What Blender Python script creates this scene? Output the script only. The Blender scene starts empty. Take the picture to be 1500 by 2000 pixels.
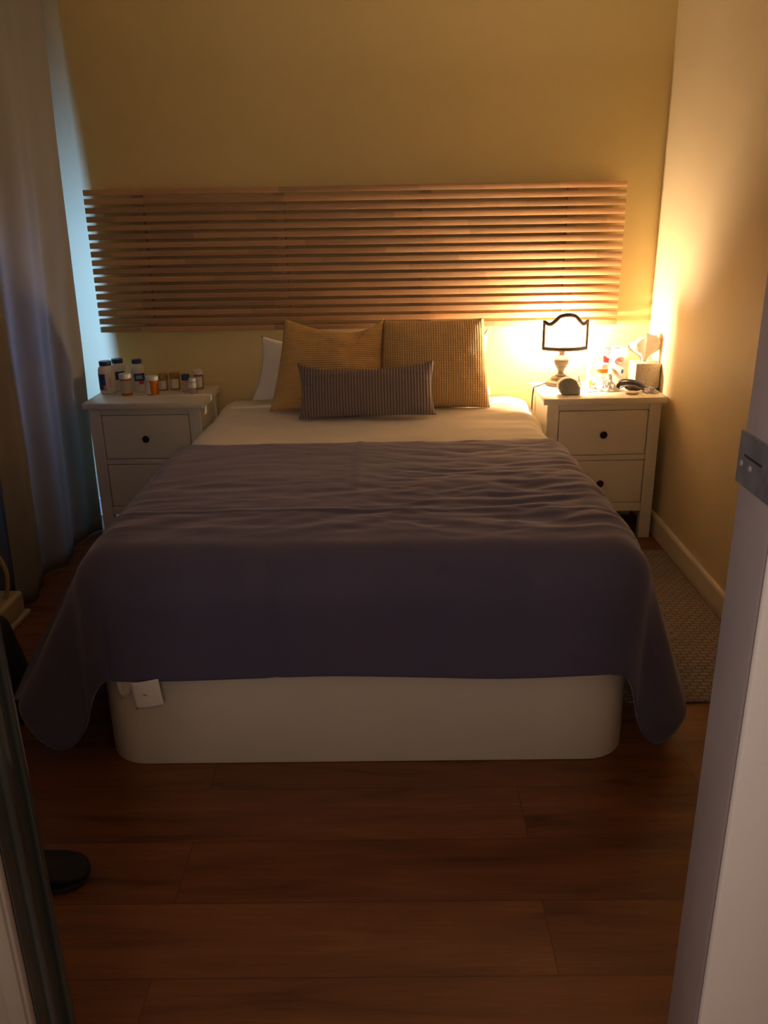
import bpy, bmesh, math, random
from mathutils import Vector, Matrix, noise
SC = bpy.context.scene
COL = SC.collection
PI = math.pi
rnd = random.Random(7)

# ------------------------------------------------------------------ camera, view, world, lights
F_PX, PITCH, ROLL, YAW = 1646.9, .3474, -.0173, .0104
CAM = Vector((.1476, -4.0348, 1.4555))
def camera():
    cp, sp, cr, sr = math.cos(PITCH), math.sin(PITCH), math.cos(ROLL), math.sin(ROLL)
    right, fwd, up = Vector((1, 0, 0)), Vector((0, cp, -sp)), Vector((0, sp, cp))
    r2 = cr*right + sr*up; u2 = -sr*right + cr*up
    rz = Matrix.Rotation(YAW, 3, 'Z')
    r2, fwd, u2 = rz @ r2, rz @ fwd, rz @ u2
    m = Matrix((r2, u2, -fwd)).transposed().to_4x4(); m.translation = CAM
    c = bpy.data.cameras.new('camera'); o = bpy.data.objects.new('camera', c); COL.objects.link(o)
    c.sensor_fit = 'VERTICAL'; c.sensor_height = 36.0; c.sensor_width = 27.0
    c.lens = F_PX/2000*36; c.clip_start = .02; o.matrix_world = m
    SC.camera = o
camera()
SC.view_settings.view_transform = 'Standard'; SC.view_settings.look = 'None'
SC.view_settings.gamma = 1.0; SC.view_settings.use_curve_mapping = False
SC.view_settings.exposure = 0.15
SC.cycles.use_denoising = True
SC.cycles.max_bounces = 10; SC.cycles.diffuse_bounces = 6; SC.cycles.transparent_max_bounces = 12
SC.cycles.sample_clamp_indirect = 12.0
SC.cycles.caustics_reflective = False; SC.cycles.caustics_refractive = False

world = bpy.data.worlds.new('world'); SC.world = world; world.use_nodes = True
bg = world.node_tree.nodes['Background']; bg.inputs[0].default_value = (.5, .7, 1, 1); bg.inputs[1].default_value = .004

LAMP_POWER = 1400.0                      # emission strength of the bedside bulb
def area(name, loc, rot, sx, sy, power, col):
    l = bpy.data.lights.new(name, 'AREA'); l.shape = 'RECTANGLE'; l.size = sx; l.size_y = sy
    l.energy = power; l.color = col
    if name == 'window_daylight': l.spread = math.radians(125)
    o = bpy.data.objects.new(name, l); o.location = loc; o.rotation_euler = rot; COL.objects.link(o); return o
# daylight outside the left window, the hall lamp, and an added fill behind the camera
area('window_daylight', (-1.86, -1.12, 1.15), Vector((.64, 1.05, -.34)).to_track_quat('-Z', 'Y').to_euler(), .55, .45, 46.0, (.17, .38, 1.0))
area('hall_end_fill', (.1, -5.45, 1.75), (math.radians(84), 0, 0), .7, .5, 7.6, (1, .84, .72))  # unseen fill without a fixture, added to brighten the upright fronts
area('hall_wall_light', (-1.0, -3.55, 1.85), (0, math.radians(-68), math.radians(-20)), .3, .3, 7, (1, .84, .76))

# ------------------------------------------------------------------ materials
def mat(name, col, rough=.6, metal=0.0, spec=.5, **kw):
    m = bpy.data.materials.new(name); m.use_nodes = True
    b = m.node_tree.nodes['Principled BSDF']
    b.inputs['Base Color'].default_value = (*col, 1); b.inputs['Roughness'].default_value = rough
    b.inputs['Metallic'].default_value = metal; b.inputs['Specular IOR Level'].default_value = spec
    for k, v in kw.items(): b.inputs[k].default_value = v
    return m
def N(m, typ, **kw):
    n = m.node_tree.nodes.new(typ)
    for k, v in kw.items(): setattr(n, k, v)
    return n
def L(m, a, b): m.node_tree.links.new(a, b)
def bsdf(m): return m.node_tree.nodes['Principled BSDF']
def coords(m, scale=(1, 1, 1), kind='Object'):
    t = N(m, 'ShaderNodeTexCoord'); p = N(m, 'ShaderNodeMapping'); p.inputs['Scale'].default_value = scale
    L(m, t.outputs[kind], p.inputs['Vector']); return p.outputs['Vector']
def noisetex(m, vec, scale, detail=3, rough=.5):
    n = N(m, 'ShaderNodeTexNoise'); n.inputs['Scale'].default_value = scale; n.inputs['Detail'].default_value = detail
    n.inputs['Roughness'].default_value = rough; L(m, vec, n.inputs['Vector']); return n.outputs['Fac']
def ramp(m, fac, stops):
    r = N(m, 'ShaderNodeValToRGB'); e = r.color_ramp.elements
    while len(e) < len(stops): e.new(.5)
    for i, (p, c) in enumerate(stops): e[i].position = p; e[i].color = (*c, 1)
    L(m, fac, r.inputs['Fac']); return r.outputs['Color']
def bump(m, h, strength=.3, dist=.01):
    b = N(m, 'ShaderNodeBump'); b.inputs['Strength'].default_value = strength; b.inputs['Distance'].default_value = dist
    L(m, h, b.inputs['Height']); L(m, b.outputs['Normal'], bsdf(m).inputs['Normal'])
def varied(name, c1, c2, scale=8, rough=.6, sc=(1, 1, 1), bstr=0, bscale=60, **kw):
    m = mat(name, c1, rough, **kw); v = coords(m, sc)
    L(m, ramp(m, noisetex(m, v, scale), [(.3, c1), (.7, c2)]), bsdf(m).inputs['Base Color'])
    if bstr: bump(m, noisetex(m, v, bscale, 2), bstr, .003)
    return m

M = {}
M['wall'] = varied('yellow_wall_paint', (.80, .65, .31), (.77, .62, .295), 3, .75, bstr=.08, bscale=220)
M['wall_right'] = varied('pale_yellow_wall_paint', (.82, .69, .45), (.79, .66, .42), 3, .55, bstr=.08, bscale=220)
M['white_wall'] = varied('hall_wall_paint', (.80, .76, .72), (.77, .73, .69), 5, .6, bstr=.1, bscale=90)
M['skirting'] = mat('skirting_paint', (.80, .74, .60), .45)
M['white_furniture'] = varied('white_stained_wood', (.86, .82, .74), (.83, .79, .70), 12, .38, sc=(1, 1, 6))
M['drawer_gap'] = mat('dark_gap', (.10, .08, .05), .9)
M['knob'] = mat('dark_knob', (.035, .03, .028), .32, .5)
M['base'] = varied('bed_base_laminate', (.72, .66, .56), (.69, .63, .53), 5, .5, bstr=.05, bscale=300)
M['mattress'] = mat('mattress_fabric', (.8, .78, .74), .9)
M['white_linen'] = varied('white_linen', (.88, .84, .79), (.85, .81, .76), 9, .9, bstr=.15, bscale=40)
M['white_plastic'] = mat('white_plastic', (.82, .80, .76), .35)
M['paper'] = mat('white_paper', (.82, .79, .75), .8)
M['navy'] = mat('navy_plastic', (.02, .045, .16), .35)
M['navy_label'] = mat('navy_label', (.03, .06, .20), .5)
M['grey_label'] = mat('grey_label', (.42, .42, .48), .6)
M['red'] = mat('red_print', (.62, .07, .07), .5)
M['pink'] = mat('pink_print', (.85, .22, .30), .45)
M['lightblue'] = mat('pale_blue_print', (.35, .45, .68), .5)
M['orange'] = mat('amber_vial', (.85, .25, .02), .25, **{'Transmission Weight': .35, 'IOR': 1.3})
M['amber_dim'] = mat('pale_amber_vial', (.62, .36, .16), .3, **{'Transmission Weight': .4, 'IOR': 1.3})
M['clear'] = mat('clear_plastic', (.85, .82, .8), .2, **{'Transmission Weight': .6, 'IOR': 1.3})
M['yellow'] = mat('yellow_plastic', (.85, .55, .03), .4)
M['grey_plastic'] = mat('grey_plastic', (.30, .29, .32), .4)
M['clock'] = varied('grey_green_shell', (.34, .37, .34), (.30, .33, .30), 30, .55)
M['clock_face'] = varied('grey_speaker_face', (.27, .29, .28), (.33, .34, .33), 40, .6)
M['clock_edge'] = mat('pale_clock_rim', (.52, .57, .54), .4)
M['brown'] = mat('dark_brown_trim', (.075, .045, .035), .6)
M['lampwood'] = varied('distressed_lamp_wood', (.22, .165, .11), (.12, .085, .055), 28, .6, sc=(1, 1, 2), bstr=.2, bscale=80)
M['cord'] = mat('dark_cord', (.05, .035, .02), .5)
M['strap'] = varied('dark_strap_fabric', (.045, .04, .055), (.10, .09, .11), 50, .75)
M['strap_light'] = mat('grey_strap_edge', (.30, .27, .28), .7)
M['beige'] = mat('beige_pad', (.62, .52, .40), .7)
M['greycloth'] = varied('grey_cloth', (.34, .32, .34), (.45, .42, .42), 60, .85)
M['black_cloth'] = varied('black_cloth', (.012, .011, .013), (.02, .018, .02), 30, .85)
M['black_shoe'] = mat('black_shoe', (.012, .011, .012), .7)
M['cream_plastic'] = mat('cream_plastic', (.55, .44, .26), .4)
M['metal'] = varied('worn_steel', (.26, .26, .28), (.38, .38, .40), 40, .38, metal=.75, bstr=.15, bscale=60)
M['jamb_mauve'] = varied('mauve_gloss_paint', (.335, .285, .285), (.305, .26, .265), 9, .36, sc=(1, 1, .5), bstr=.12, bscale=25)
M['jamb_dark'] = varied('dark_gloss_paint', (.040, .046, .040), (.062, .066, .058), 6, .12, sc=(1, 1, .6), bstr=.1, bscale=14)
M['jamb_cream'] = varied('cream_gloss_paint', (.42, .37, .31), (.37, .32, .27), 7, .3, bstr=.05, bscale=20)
M['glass'] = None

def wood_mat(name, c1, c2, c3, sc=(1.2, 22, 22), rough=.5):
    m = mat(name, c1, rough)
    oi = N(m, 'ShaderNodeObjectInfo'); tc = N(m, 'ShaderNodeTexCoord'); mp = N(m, 'ShaderNodeMapping')
    mp.inputs['Scale'].default_value = sc
    add = N(m, 'ShaderNodeVectorMath', operation='ADD'); mul = N(m, 'ShaderNodeVectorMath', operation='SCALE')
    cx = N(m, 'ShaderNodeCombineXYZ'); L(m, oi.outputs['Random'], cx.inputs[0]); L(m, oi.outputs['Random'], cx.inputs[1])
    L(m, cx.outputs[0], mul.inputs[0]); mul.inputs['Scale'].default_value = 37.0
    L(m, tc.outputs['Object'], add.inputs[0]); L(m, mul.outputs[0], add.inputs[1]); L(m, add.outputs[0], mp.inputs['Vector'])
    g = noisetex(m, mp.outputs['Vector'], 3.0, 4, .6)
    col = ramp(m, g, [(.25, c1), (.55, c2), (.8, c3)])
    # finger-jointed staves: one tone per stretch of the slat
    br = N(m, 'ShaderNodeTexBrick'); br.inputs['Color1'].default_value = (.72, .72, .72, 1); br.inputs['Color2'].default_value = (1.12, 1.08, 1.04, 1)
    br.inputs['Mortar Size'].default_value = 0; br.inputs['Scale'].default_value = 1; br.inputs['Brick Width'].default_value = .62; br.inputs['Row Height'].default_value = 40.
    L(m, add.outputs[0], br.inputs['Vector'])
    mx = N(m, 'ShaderNodeMix', data_type='RGBA', blend_type='MULTIPLY'); mx.inputs['Factor'].default_value = .8
    L(m, col, mx.inputs[6]); L(m, br.outputs['Color'], mx.inputs[7]); L(m, mx.outputs[2], bsdf(m).inputs['Base Color'])
    return m
M['slat'] = wood_mat('birch_slat', (.56, .315, .160), (.63, .375, .195), (.70, .44, .235))
M['batten'] = wood_mat('birch_batten', (.64, .43, .25), (.68, .47, .28), (.72, .50, .3), (22, 22, 1.2))

def floor_mat():
    m = mat('wood_laminate', (.2, .09, .04), .34)
    tc = N(m, 'ShaderNodeTexCoord')
    br = N(m, 'ShaderNodeTexBrick'); br.offset = .37
    br.inputs['Color1'].default_value = (0, 0, 0, 1); br.inputs['Color2'].default_value = (1, 1, 1, 1); br.inputs['Mortar'].default_value = (.5, .5, .5, 1)
    br.inputs['Scale'].default_value = 1; br.inputs['Brick Width'].default_value = 1.30; br.inputs['Row Height'].default_value = .195
    br.inputs['Mortar Size'].default_value = .0012; br.inputs['Mortar Smooth'].default_value = .1
    mp0 = N(m, 'ShaderNodeMapping'); mp0.inputs['Location'].default_value = (.35, .03, 0)
    L(m, tc.outputs['Object'], mp0.inputs['Vector']); L(m, mp0.outputs[0], br.inputs['Vector'])
    off = N(m, 'ShaderNodeVectorMath', operation='SCALE'); off.inputs['Scale'].default_value = 9.
    L(m, br.outputs['Color'], off.inputs[0])
    add = N(m, 'ShaderNodeVectorMath', operation='ADD'); L(m, tc.outputs['Object'], add.inputs[0]); L(m, off.outputs[0], add.inputs[1])
    mp = N(m, 'ShaderNodeMapping'); mp.inputs['Scale'].default_value = (1.1, 8.0, 1)
    L(m, add.outputs[0], mp.inputs['Vector'])
    n1 = N(m, 'ShaderNodeTexNoise'); n1.inputs['Scale'].default_value = 1.5; n1.inputs['Detail'].default_value = 5; n1.inputs['Roughness'].default_value = .55
    n1.inputs['Distortion'].default_value = .9
    L(m, mp.outputs[0], n1.inputs['Vector'])
    mp2 = N(m, 'ShaderNodeMapping'); mp2.inputs['Scale'].default_value = (3, 90, 1); L(m, add.outputs[0], mp2.inputs['Vector'])
    n2 = noisetex(m, mp2.outputs[0], 2.0, 3, .6)
    c = ramp(m, n1.outputs['Fac'], [(.27, (.075, .024, .008)), (.42, (.20, .070, .022)), (.58, (.26, .094, .031)), (.78, (.33, .130, .045))])
    g = N(m, 'ShaderNodeMix', data_type='RGBA', blend_type='MULTIPLY'); g.inputs['Factor'].default_value = .45
    L(m, c, g.inputs[6]); L(m, ramp(m, n2, [(.3, (.55, .5, .48)), (.7, (1, 1, 1))]), g.inputs[7])
    t = N(m, 'ShaderNodeMix', data_type='RGBA', blend_type='MULTIPLY'); t.inputs['Factor'].default_value = .5
    L(m, g.outputs[2], t.inputs[6]); L(m, ramp(m, br.outputs['Color'], [(0, (.72, .68, .66)), (1, (1.0, 1.0, 1.0))]), t.inputs[7])
    s = N(m, 'ShaderNodeMix', data_type='RGBA', blend_type='MULTIPLY')
    L(m, br.outputs['Fac'], s.inputs['Factor']); L(m, t.outputs[2], s.inputs[6]); s.inputs[7].default_value = (.55, .5, .48, 1)
    L(m, s.outputs[2], bsdf(m).inputs['Base Color'])
    bump(m, n2, .06, .002)
    return m
M['floor'] = floor_mat()

def rib_mat(name, c1, c2, period, axis, rough=.9, strength=.55, cross=None):
    """ribbed upholstery: ribs along the object's own axis, with an optional weft"""
    m = mat(name, c1, rough, **{'Sheen Weight': .15})
    v = coords(m); w = N(m, 'ShaderNodeTexWave', wave_type='BANDS', bands_direction=axis, wave_profile='SIN')
    w.inputs['Scale'].default_value = 2*PI/(period*20); w.inputs['Distortion'].default_value = .35; w.inputs['Detail Scale'].default_value = 2
    L(m, v, w.inputs['Vector'])
    h = w.outputs['Fac']
    if cross:
        w2 = N(m, 'ShaderNodeTexWave', wave_type='BANDS', bands_direction=cross[0]); w2.inputs['Scale'].default_value = 2*PI/(cross[1]*20)
        L(m, v, w2.inputs['Vector'])
        mm = N(m, 'ShaderNodeMath', operation='MULTIPLY_ADD'); L(m, w2.outputs['Fac'], mm.inputs[0]); mm.inputs[1].default_value = .35; L(m, h, mm.inputs[2]); h = mm.outputs[0]
    L(m, ramp(m, h, [(.15, c2), (.75, c1)]), bsdf(m).inputs['Base Color'])
    bump(m, h, strength, .004)
    return m
M['yellow_rib'] = rib_mat('mustard_corduroy', (.74, .48, .19), (.60, .37, .13), .0095, 'Z', cross=('X', .0085))
M['yellow_rib_v'] = rib_mat('mustard_corduroy_upright', (.74, .49, .22), (.57, .36, .14), .0105, 'X', cross=('Z', .011))
M['grey_rib'] = rib_mat('grey_striped_corduroy', (.33, .265, .25), (.17, .132, .125), .0125, 'X', strength=.8)

def cover_mat():
    m = mat('navy_cotton', (.095, .088, .17), .78, **{'Sheen Weight': .55, 'Sheen Roughness': .45, 'Sheen Tint': (.80, .78, 1, 1)})
    v = coords(m); L(m, ramp(m, noisetex(m, v, 3, 2), [(.3, (.084, .078, .155)), (.7, (.098, .090, .168))]), bsdf(m).inputs['Base Color'])
    bump(m, noisetex(m, coords(m, (40, 160, 40)), 3, 2), .12, .003)
    return m
M['cover'] = cover_mat()

def thin_cloth(name, col, trans, rough=.9, sc=(60, 60, 60)):
    m = mat(name, col, rough); b = bsdf(m); tr = N(m, 'ShaderNodeBsdfTranslucent'); tr.inputs['Color'].default_value = (*col, 1)
    mx = N(m, 'ShaderNodeMixShader'); mx.inputs[0].default_value = trans
    L(m, b.outputs[0], mx.inputs[1]); L(m, tr.outputs[0], mx.inputs[2])
    L(m, mx.outputs[0], m.node_tree.nodes['Material Output'].inputs['Surface'])
    bump(m, noisetex(m, coords(m, sc), 4, 2), .12, .002)
    return m
M['curtain'] = thin_cloth('taupe_curtain', (.37, .345, .31), .30)
M['shade'] = thin_cloth('cream_shade', (.97, .93, .84), .88)
M['tissue'] = thin_cloth('white_tissue', (.85, .82, .80), .35)
M['wrap'] = mat('crumpled_white_wrap', (.84, .80, .76), .35, **{'Transmission Weight': .15})
def bulb_mat():
    m = bpy.data.materials.new('lit_bulb'); m.use_nodes = True; nt = m.node_tree; nt.nodes.clear()
    o = nt.nodes.new('ShaderNodeOutputMaterial'); e = nt.nodes.new('ShaderNodeEmission')
    e.inputs[0].default_value = (1, .75, .49, 1); e.inputs[1].default_value = LAMP_POWER
    nt.links.new(e.outputs[0], o.inputs[0]); return m
M['bulb'] = bulb_mat()
def rug_mat():
    m = mat('grey_woven_rug', (.2, .18, .17), .95)
    v = coords(m); ck = N(m, 'ShaderNodeTexBrick'); ck.inputs['Scale'].default_value = 1; ck.inputs['Brick Width'].default_value = .034; ck.inputs['Row Height'].default_value = .02
    ck.inputs['Mortar Size'].default_value = .003; ck.inputs['Mortar Smooth'].default_value = .6
    ck.inputs['Color1'].default_value = (.36, .305, .275, 1); ck.inputs['Color2'].default_value = (.30, .26, .235, 1); ck.inputs['Mortar'].default_value = (.20, .165, .15, 1)
    L(m, v, ck.inputs['Vector']); L(m, ck.outputs['Color'], bsdf(m).inputs['Base Color'])
    inv = N(m, 'ShaderNodeMath', operation='SUBTRACT'); inv.inputs[0].default_value = 1; L(m, ck.outputs['Fac'], inv.inputs[1])
    bump(m, inv.outputs[0], .7, .006)
    return m
M['rug'] = rug_mat()
def speckle_mat():
    m = mat('speckled_card', (.5, .42, .3), .6); v = coords(m)
    vo = N(m, 'ShaderNodeTexVoronoi'); vo.inputs['Scale'].default_value = 85; L(m, v, vo.inputs['Vector'])
    n = noisetex(m, v, 30, 2)
    mm = N(m, 'ShaderNodeMath', operation='MULTIPLY'); L(m, vo.outputs['Distance'], mm.inputs[0]); L(m, n, mm.inputs[1])
    L(m, ramp(m, mm.outputs[0], [(.06, (.14, .11, .09)), (.13, (.50, .43, .33))]), bsdf(m).inputs['Base Color'])
    return m
M['speckle'] = speckle_mat()
def glass_mat():
    m = bpy.data.materials.new('window_glass'); m.use_nodes = True; nt = m.node_tree; nt.nodes.clear()
    o = nt.nodes.new('ShaderNodeOutputMaterial'); t = nt.nodes.new('ShaderNodeBsdfTransparent'); g = nt.nodes.new('ShaderNodeBsdfGlossy')
    g.inputs['Roughness'].default_value = .02; x = nt.nodes.new('ShaderNodeMixShader'); x.inputs[0].default_value = .06
    nt.links.new(t.outputs[0], x.inputs[1]); nt.links.new(g.outputs[0], x.inputs[2]); nt.links.new(x.outputs[0], o.inputs[0]); return m
M['glass'] = glass_mat()

# ------------------------------------------------------------------ mesh helpers
def finish(name, bm, m, parent=None, smooth=True, angle=.7):
    bmesh.ops.recalc_face_normals(bm, faces=bm.faces)
    me = bpy.data.meshes.new(name); bm.to_mesh(me); bm.free(); me.materials.append(m)
    if smooth:
        for p in me.polygons: p.use_smooth = True
        try: me.set_sharp_from_angle(angle=angle)
        except Exception: pass
    o = bpy.data.objects.new(name, me); COL.objects.link(o)
    if parent is not None: o.parent = parent
    return o
def box(bm, x0, x1, y0, y1, z0, z1, bev=0.0, seg=2):
    t = bmesh.new(); bmesh.ops.create_cube(t, size=1)
    for v in t.verts:
        v.co = Vector(((x0+x1)/2+v.co.x*(x1-x0), (y0+y1)/2+v.co.y*(y1-y0), (z0+z1)/2+v.co.z*(z1-z0)))
    if bev: bmesh.ops.bevel(t, geom=t.edges[:], offset=bev, segments=seg, affect='EDGES', profile=.5)
    join(bm, t)
def join(bm, t, mx=None):
    vm = {}
    for v in t.verts: vm[v] = bm.verts.new(mx @ v.co if mx else v.co)
    for f in t.faces:
        try: bm.faces.new([vm[v] for v in f.verts])
        except ValueError: pass
    t.free()
def lathe(bm, prof, seg=28, c=(0, 0, 0), a0=0, a1=2*PI):
    full = abs(a1-a0-2*PI) < 1e-6; n = seg if full else seg+1
    rows = []
    for r, z in prof:
        if r < 1e-6: rows.append([bm.verts.new((c[0], c[1], c[2]+z))]); continue
        rows.append([bm.verts.new((c[0]+r*math.cos(a0+(a1-a0)*i/seg), c[1]+r*math.sin(a0+(a1-a0)*i/seg), c[2]+z)) for i in range(n)])
    for a, b in zip(rows, rows[1:]):
        m = seg
        for i in range(m):
            j = (i+1) % n
            if len(a) == 1 and len(b) == 1: continue
            if len(a) == 1: bm.faces.new((a[0], b[j], b[i]))
            elif len(b) == 1: bm.faces.new((a[i], a[j], b[0]))
            else: bm.faces.new((a[i], a[j], b[j], b[i]))
def tube(bm, pts, r, seg=10, rs=None, flat=1.0):
    pts = [Vector(p) for p in pts]; rows = []
    prev = Vector((0, 0, 1))
    for i, p in enumerate(pts):
        d = (pts[min(i+1, len(pts)-1)]-pts[max(i-1, 0)]).normalized()
        if abs(d.dot(prev)) > .95: prev = Vector((0, 1, 0)) if abs(d.y) < .9 else Vector((1, 0, 0))
        s = d.cross(prev).normalized(); u = s.cross(d).normalized(); prev = u
        k = rs[i] if rs else r
        rows.append([bm.verts.new(p+s*math.cos(2*PI*j/seg)*k+u*math.sin(2*PI*j/seg)*k*flat) for j in range(seg)])
    for a, b in zip(rows, rows[1:]):
        for j in range(seg): bm.faces.new((a[j], a[(j+1) % seg], b[(j+1) % seg], b[j]))
    bm.faces.new(rows[0]); bm.faces.new(rows[-1])
def spline(pts, n=8):
    pts = [Vector(p) for p in pts]; out = []
    for i in range(len(pts)-1):
        p0, p1, p2, p3 = pts[max(i-1, 0)], pts[i], pts[i+1], pts[min(i+2, len(pts)-1)]
        for k in range(n):
            t = k/n
            out.append(.5*((2*p1)+(p2-p0)*t+(2*p0-5*p1+4*p2-p3)*t*t+(3*p1-p0-3*p2+p3)*t**3))
    out.append(pts[-1]); return out
def prism(bm, outline, y0, y1):
    """outline in x,z extruded along y"""
    a = [bm.verts.new((x, y0, z)) for x, z in outline]; b = [bm.verts.new((x, y1, z)) for x, z in outline]
    n = len(a); bm.faces.new(a); bm.faces.new(b[::-1])
    for i in range(n): bm.faces.new((a[i], b[i], b[(i+1) % n], a[(i+1) % n]))
def grid(bm, nu, nv, f):
    vs = [[bm.verts.new(f(i/nu, j/nv)) for j in range(nv+1)] for i in range(nu+1)]
    for i in range(nu):
        for j in range(nv): bm.faces.new((vs[i][j], vs[i+1][j], vs[i+1][j+1], vs[i][j+1]))
    return vs
def solid(o, t, off=0.0, sub=0):
    s = o.modifiers.new('thickness', 'SOLIDIFY'); s.thickness = t; s.offset = off
    if sub:
        q = o.modifiers.new('smooth', 'SUBSURF'); q.levels = sub; q.render_levels = sub
def tag(o, label, cat, group=None, kind=None):
    o['label'] = label; o['category'] = cat
    if group: o['group'] = group
    if kind: o['kind'] = kind
    return o
def thing(name, label, cat, loc=(0, 0, 0), rz=0, group=None):
    o = bpy.data.objects.new(name, None); COL.objects.link(o); o.empty_display_size = .05
    o.location = loc; o.rotation_euler = (0, 0, rz); return tag(o, label, cat, group)
def struct(name, bm, m, smooth=False):
    o = finish(name, bm, m, smooth=smooth); o['kind'] = 'structure'; return o
def fbm(x, y, z=0., o=3):
    return noise.fractal(Vector((x, y, z)), 1.0, 2.0, o)
def sstep(a, b, x):
    t = min(1, max(0, (x-a)/(b-a))); return t*t*(3-2*t)

# ------------------------------------------------------------------ the room
YF0, YF1 = -3.19, -3.10                # hall face and room face of the wall with the doorway
JL, JR = -.345, .55                    # door opening
XL, XR = -1.60, 1.37
b = bmesh.new(); box(b, -2.2, 2.0, -5.6, .1, -.05, 0); struct('floor', b, M['floor'])
b = bmesh.new(); box(b, XL-.12, XR+.12, YF0, .12, 2.5, 2.6); struct('ceiling', b, M['white_wall'])
b = bmesh.new(); box(b, XL-.12, XR+.12, 0, .12, 0, 2.5); struct('wall_back', b, M['wall'])
b = bmesh.new(); box(b, XR, XR+.12, YF1, 0, 0, 2.5); struct('wall_right', b, M['wall_right'])
b = bmesh.new()
WY0, WY1, WZ0, WZ1 = -1.90, -.62, .48, 1.42
box(b, XL-.12, XL, YF1, WY0, 0, 2.5); box(b, XL-.12, XL, WY1, 0, 0, 2.5)
box(b, XL-.12, XL, WY0, WY1, 0, WZ0); box(b, XL-.12, XL, WY0, WY1, WZ1, 2.5)
struct('wall_left', b, M['wall'])
b = bmesh.new()
box(b, XL-.12, JL-.03, YF0, YF1, 0, 2.5); box(b, JR+.03, XR+.12, YF0, YF1, 0, 2.5); box(b, JL-.03, JR+.03, YF0, YF1, 2.08, 2.5)
struct('wall_front', b, M['white_wall'])
b = bmesh.new(); box(b, -2.2, 2.0, -5.7, -5.6, 0, 2.5); struct('wall_hall_end', b, M['white_wall'])
b = bmesh.new(); box(b, -1.3, -1.2, -5.6, YF0, 0, 2.5); struct('wall_hall_left', b, M['white_wall'])
b = bmesh.new(); box(b, 1.4, 1.5, -5.6, YF0, 0, 2.5); struct('wall_hall_right', b, M['white_wall'])
b = bmesh.new(); box(b, -1.3, 1.5, -5.7, YF0, 2.5, 2.6); struct('ceiling_hall', b, M['white_wall'])
# window in the left wall, behind the curtains
b = bmesh.new()
for (y0, y1, z0, z1) in ((WY0, WY0+.05, WZ0, WZ1), (WY1-.05, WY1, WZ0, WZ1), (WY0, WY1, WZ0, WZ0+.05), (WY0, WY1, WZ1-.05, WZ1), (-1.285, -1.235, WZ0, WZ1)):
    box(b, XL-.09, XL-.03, y0, y1, z0, z1, .004, 1)
w = struct('window_1', b, M['white_plastic'])
b = bmesh.new(); box(b, XL-.065, XL-.059, WY0+.03, WY1-.03, WZ0+.03, WZ1-.03); g = finish('pane', b, M['glass'], w, smooth=False)
# skirting boards
b = bmesh.new()
prof = [(0, 0), (.016, 0), (.016, .088), (.012, .096), (.004, .10), (0, .10)]
vs = [[b.verts.new((XR-x-.0005, y, z)) for x, z in prof] for y in (YF1+.001, -.018)]
for i in range(len(prof)): b.faces.new((vs[0][i], vs[0][(i+1) % 6], vs[1][(i+1) % 6], vs[1][i]))
b.faces.new(vs[0]); b.faces.new(vs[1][::-1])
struct('baseboard_right', b, M['skirting'])
b = bmesh.new(); box(b, XL+.001, XR-.018, -.0165, -.0005, .0005, .098, .003, 1); struct('baseboard_back', b, M['skirting'])

# door frame: right jamb with its strike plate, left jamb in dark gloss
b = bmesh.new(); box(b, JR, JR+.03, YF0, YF1, 0, 2.08, .004, 2); jr = struct('trim_1', b, M['jamb_mauve'], True)
b = bmesh.new(); box(b, JR+.0015, JR+.10, YF0-.012, YF0-.0005, 0, 2.15, .004, 2); struct('trim_2', b, M['white_wall'], True)
b = bmesh.new()                                    # strike plate wrapped round the hall-side edge
z0, z1 = 1.150, 1.210
outl = []
xs = JR-.0035
pts = [(xs, YF1+.001), (xs, YF0-.004), (xs+.003, YF0-.0125), (xs+.012, YF0-.0165), (xs+.032, YF0-.0165)]
th = .0028
inn = [(p[0]+th, p[1]+(0 if i < 2 else th)) for i, p in enumerate(pts)]
poly = pts+inn[::-1]
lo = [b.verts.new((x, y, z0)) for x, y in poly]; hi = [b.verts.new((x, y, z1)) for x, y in poly]
n = len(poly)
for i in range(n): b.faces.new((lo[i], lo[(i+1) % n], hi[(i+1) % n], hi[i]))
for k in range(len(pts)-1):
    for ring in (lo, hi): b.faces.new((ring[k], ring[k+1], ring[n-2-k], ring[n-1-k]))
sp = finish('strike_plate', b, M['metal'], jr)
b = bmesh.new(); box(b, xs-.0006, xs+.001, YF1-.062, YF1-.016, z1-.026, z1-.0235); finish('slot', b, M['black_cloth'], sp, smooth=False)
b = bmesh.new()
for y, z in ((YF1-.010, z1-.036), (YF1-.034, z1-.036)):
    t = bmesh.new(); lathe(t, [(0, 0), (.0036, 0), (.003, .0012), (0, .0016)], 14); join(b, t, Matrix.Translation((xs, y, z)) @ Matrix.Rotation(-PI/2, 4, 'Y'))
finish('screw', b, M['grey_plastic'], sp)
b = bmesh.new(); lathe(b, [(0, 0), (.006, 0), (.005, .0015), (0, .0018)], 16); o = finish('latch_hole', b, M['black_cloth'], jr)
o.matrix_local = Matrix.Translation((JR-.0002, YF0+.012, 1.245)) @ Matrix.Rotation(-PI/2, 4, 'Y') @ Matrix.Diagonal((2.2, .8, 1, 1))
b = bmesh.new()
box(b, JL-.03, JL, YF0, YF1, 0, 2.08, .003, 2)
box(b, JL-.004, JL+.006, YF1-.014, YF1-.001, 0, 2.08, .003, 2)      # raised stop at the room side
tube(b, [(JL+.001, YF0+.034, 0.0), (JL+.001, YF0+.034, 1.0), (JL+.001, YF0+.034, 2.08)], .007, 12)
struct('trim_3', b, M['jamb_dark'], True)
b = bmesh.new(); box(b, JL-.075, JL-.0015, YF0-.014, YF0-.0005, 0, 2.15, .004, 2); box(b, JL-.03, JL-.006, YF0-.019, YF0-.010, 0, 2.15, .004, 2)
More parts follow.
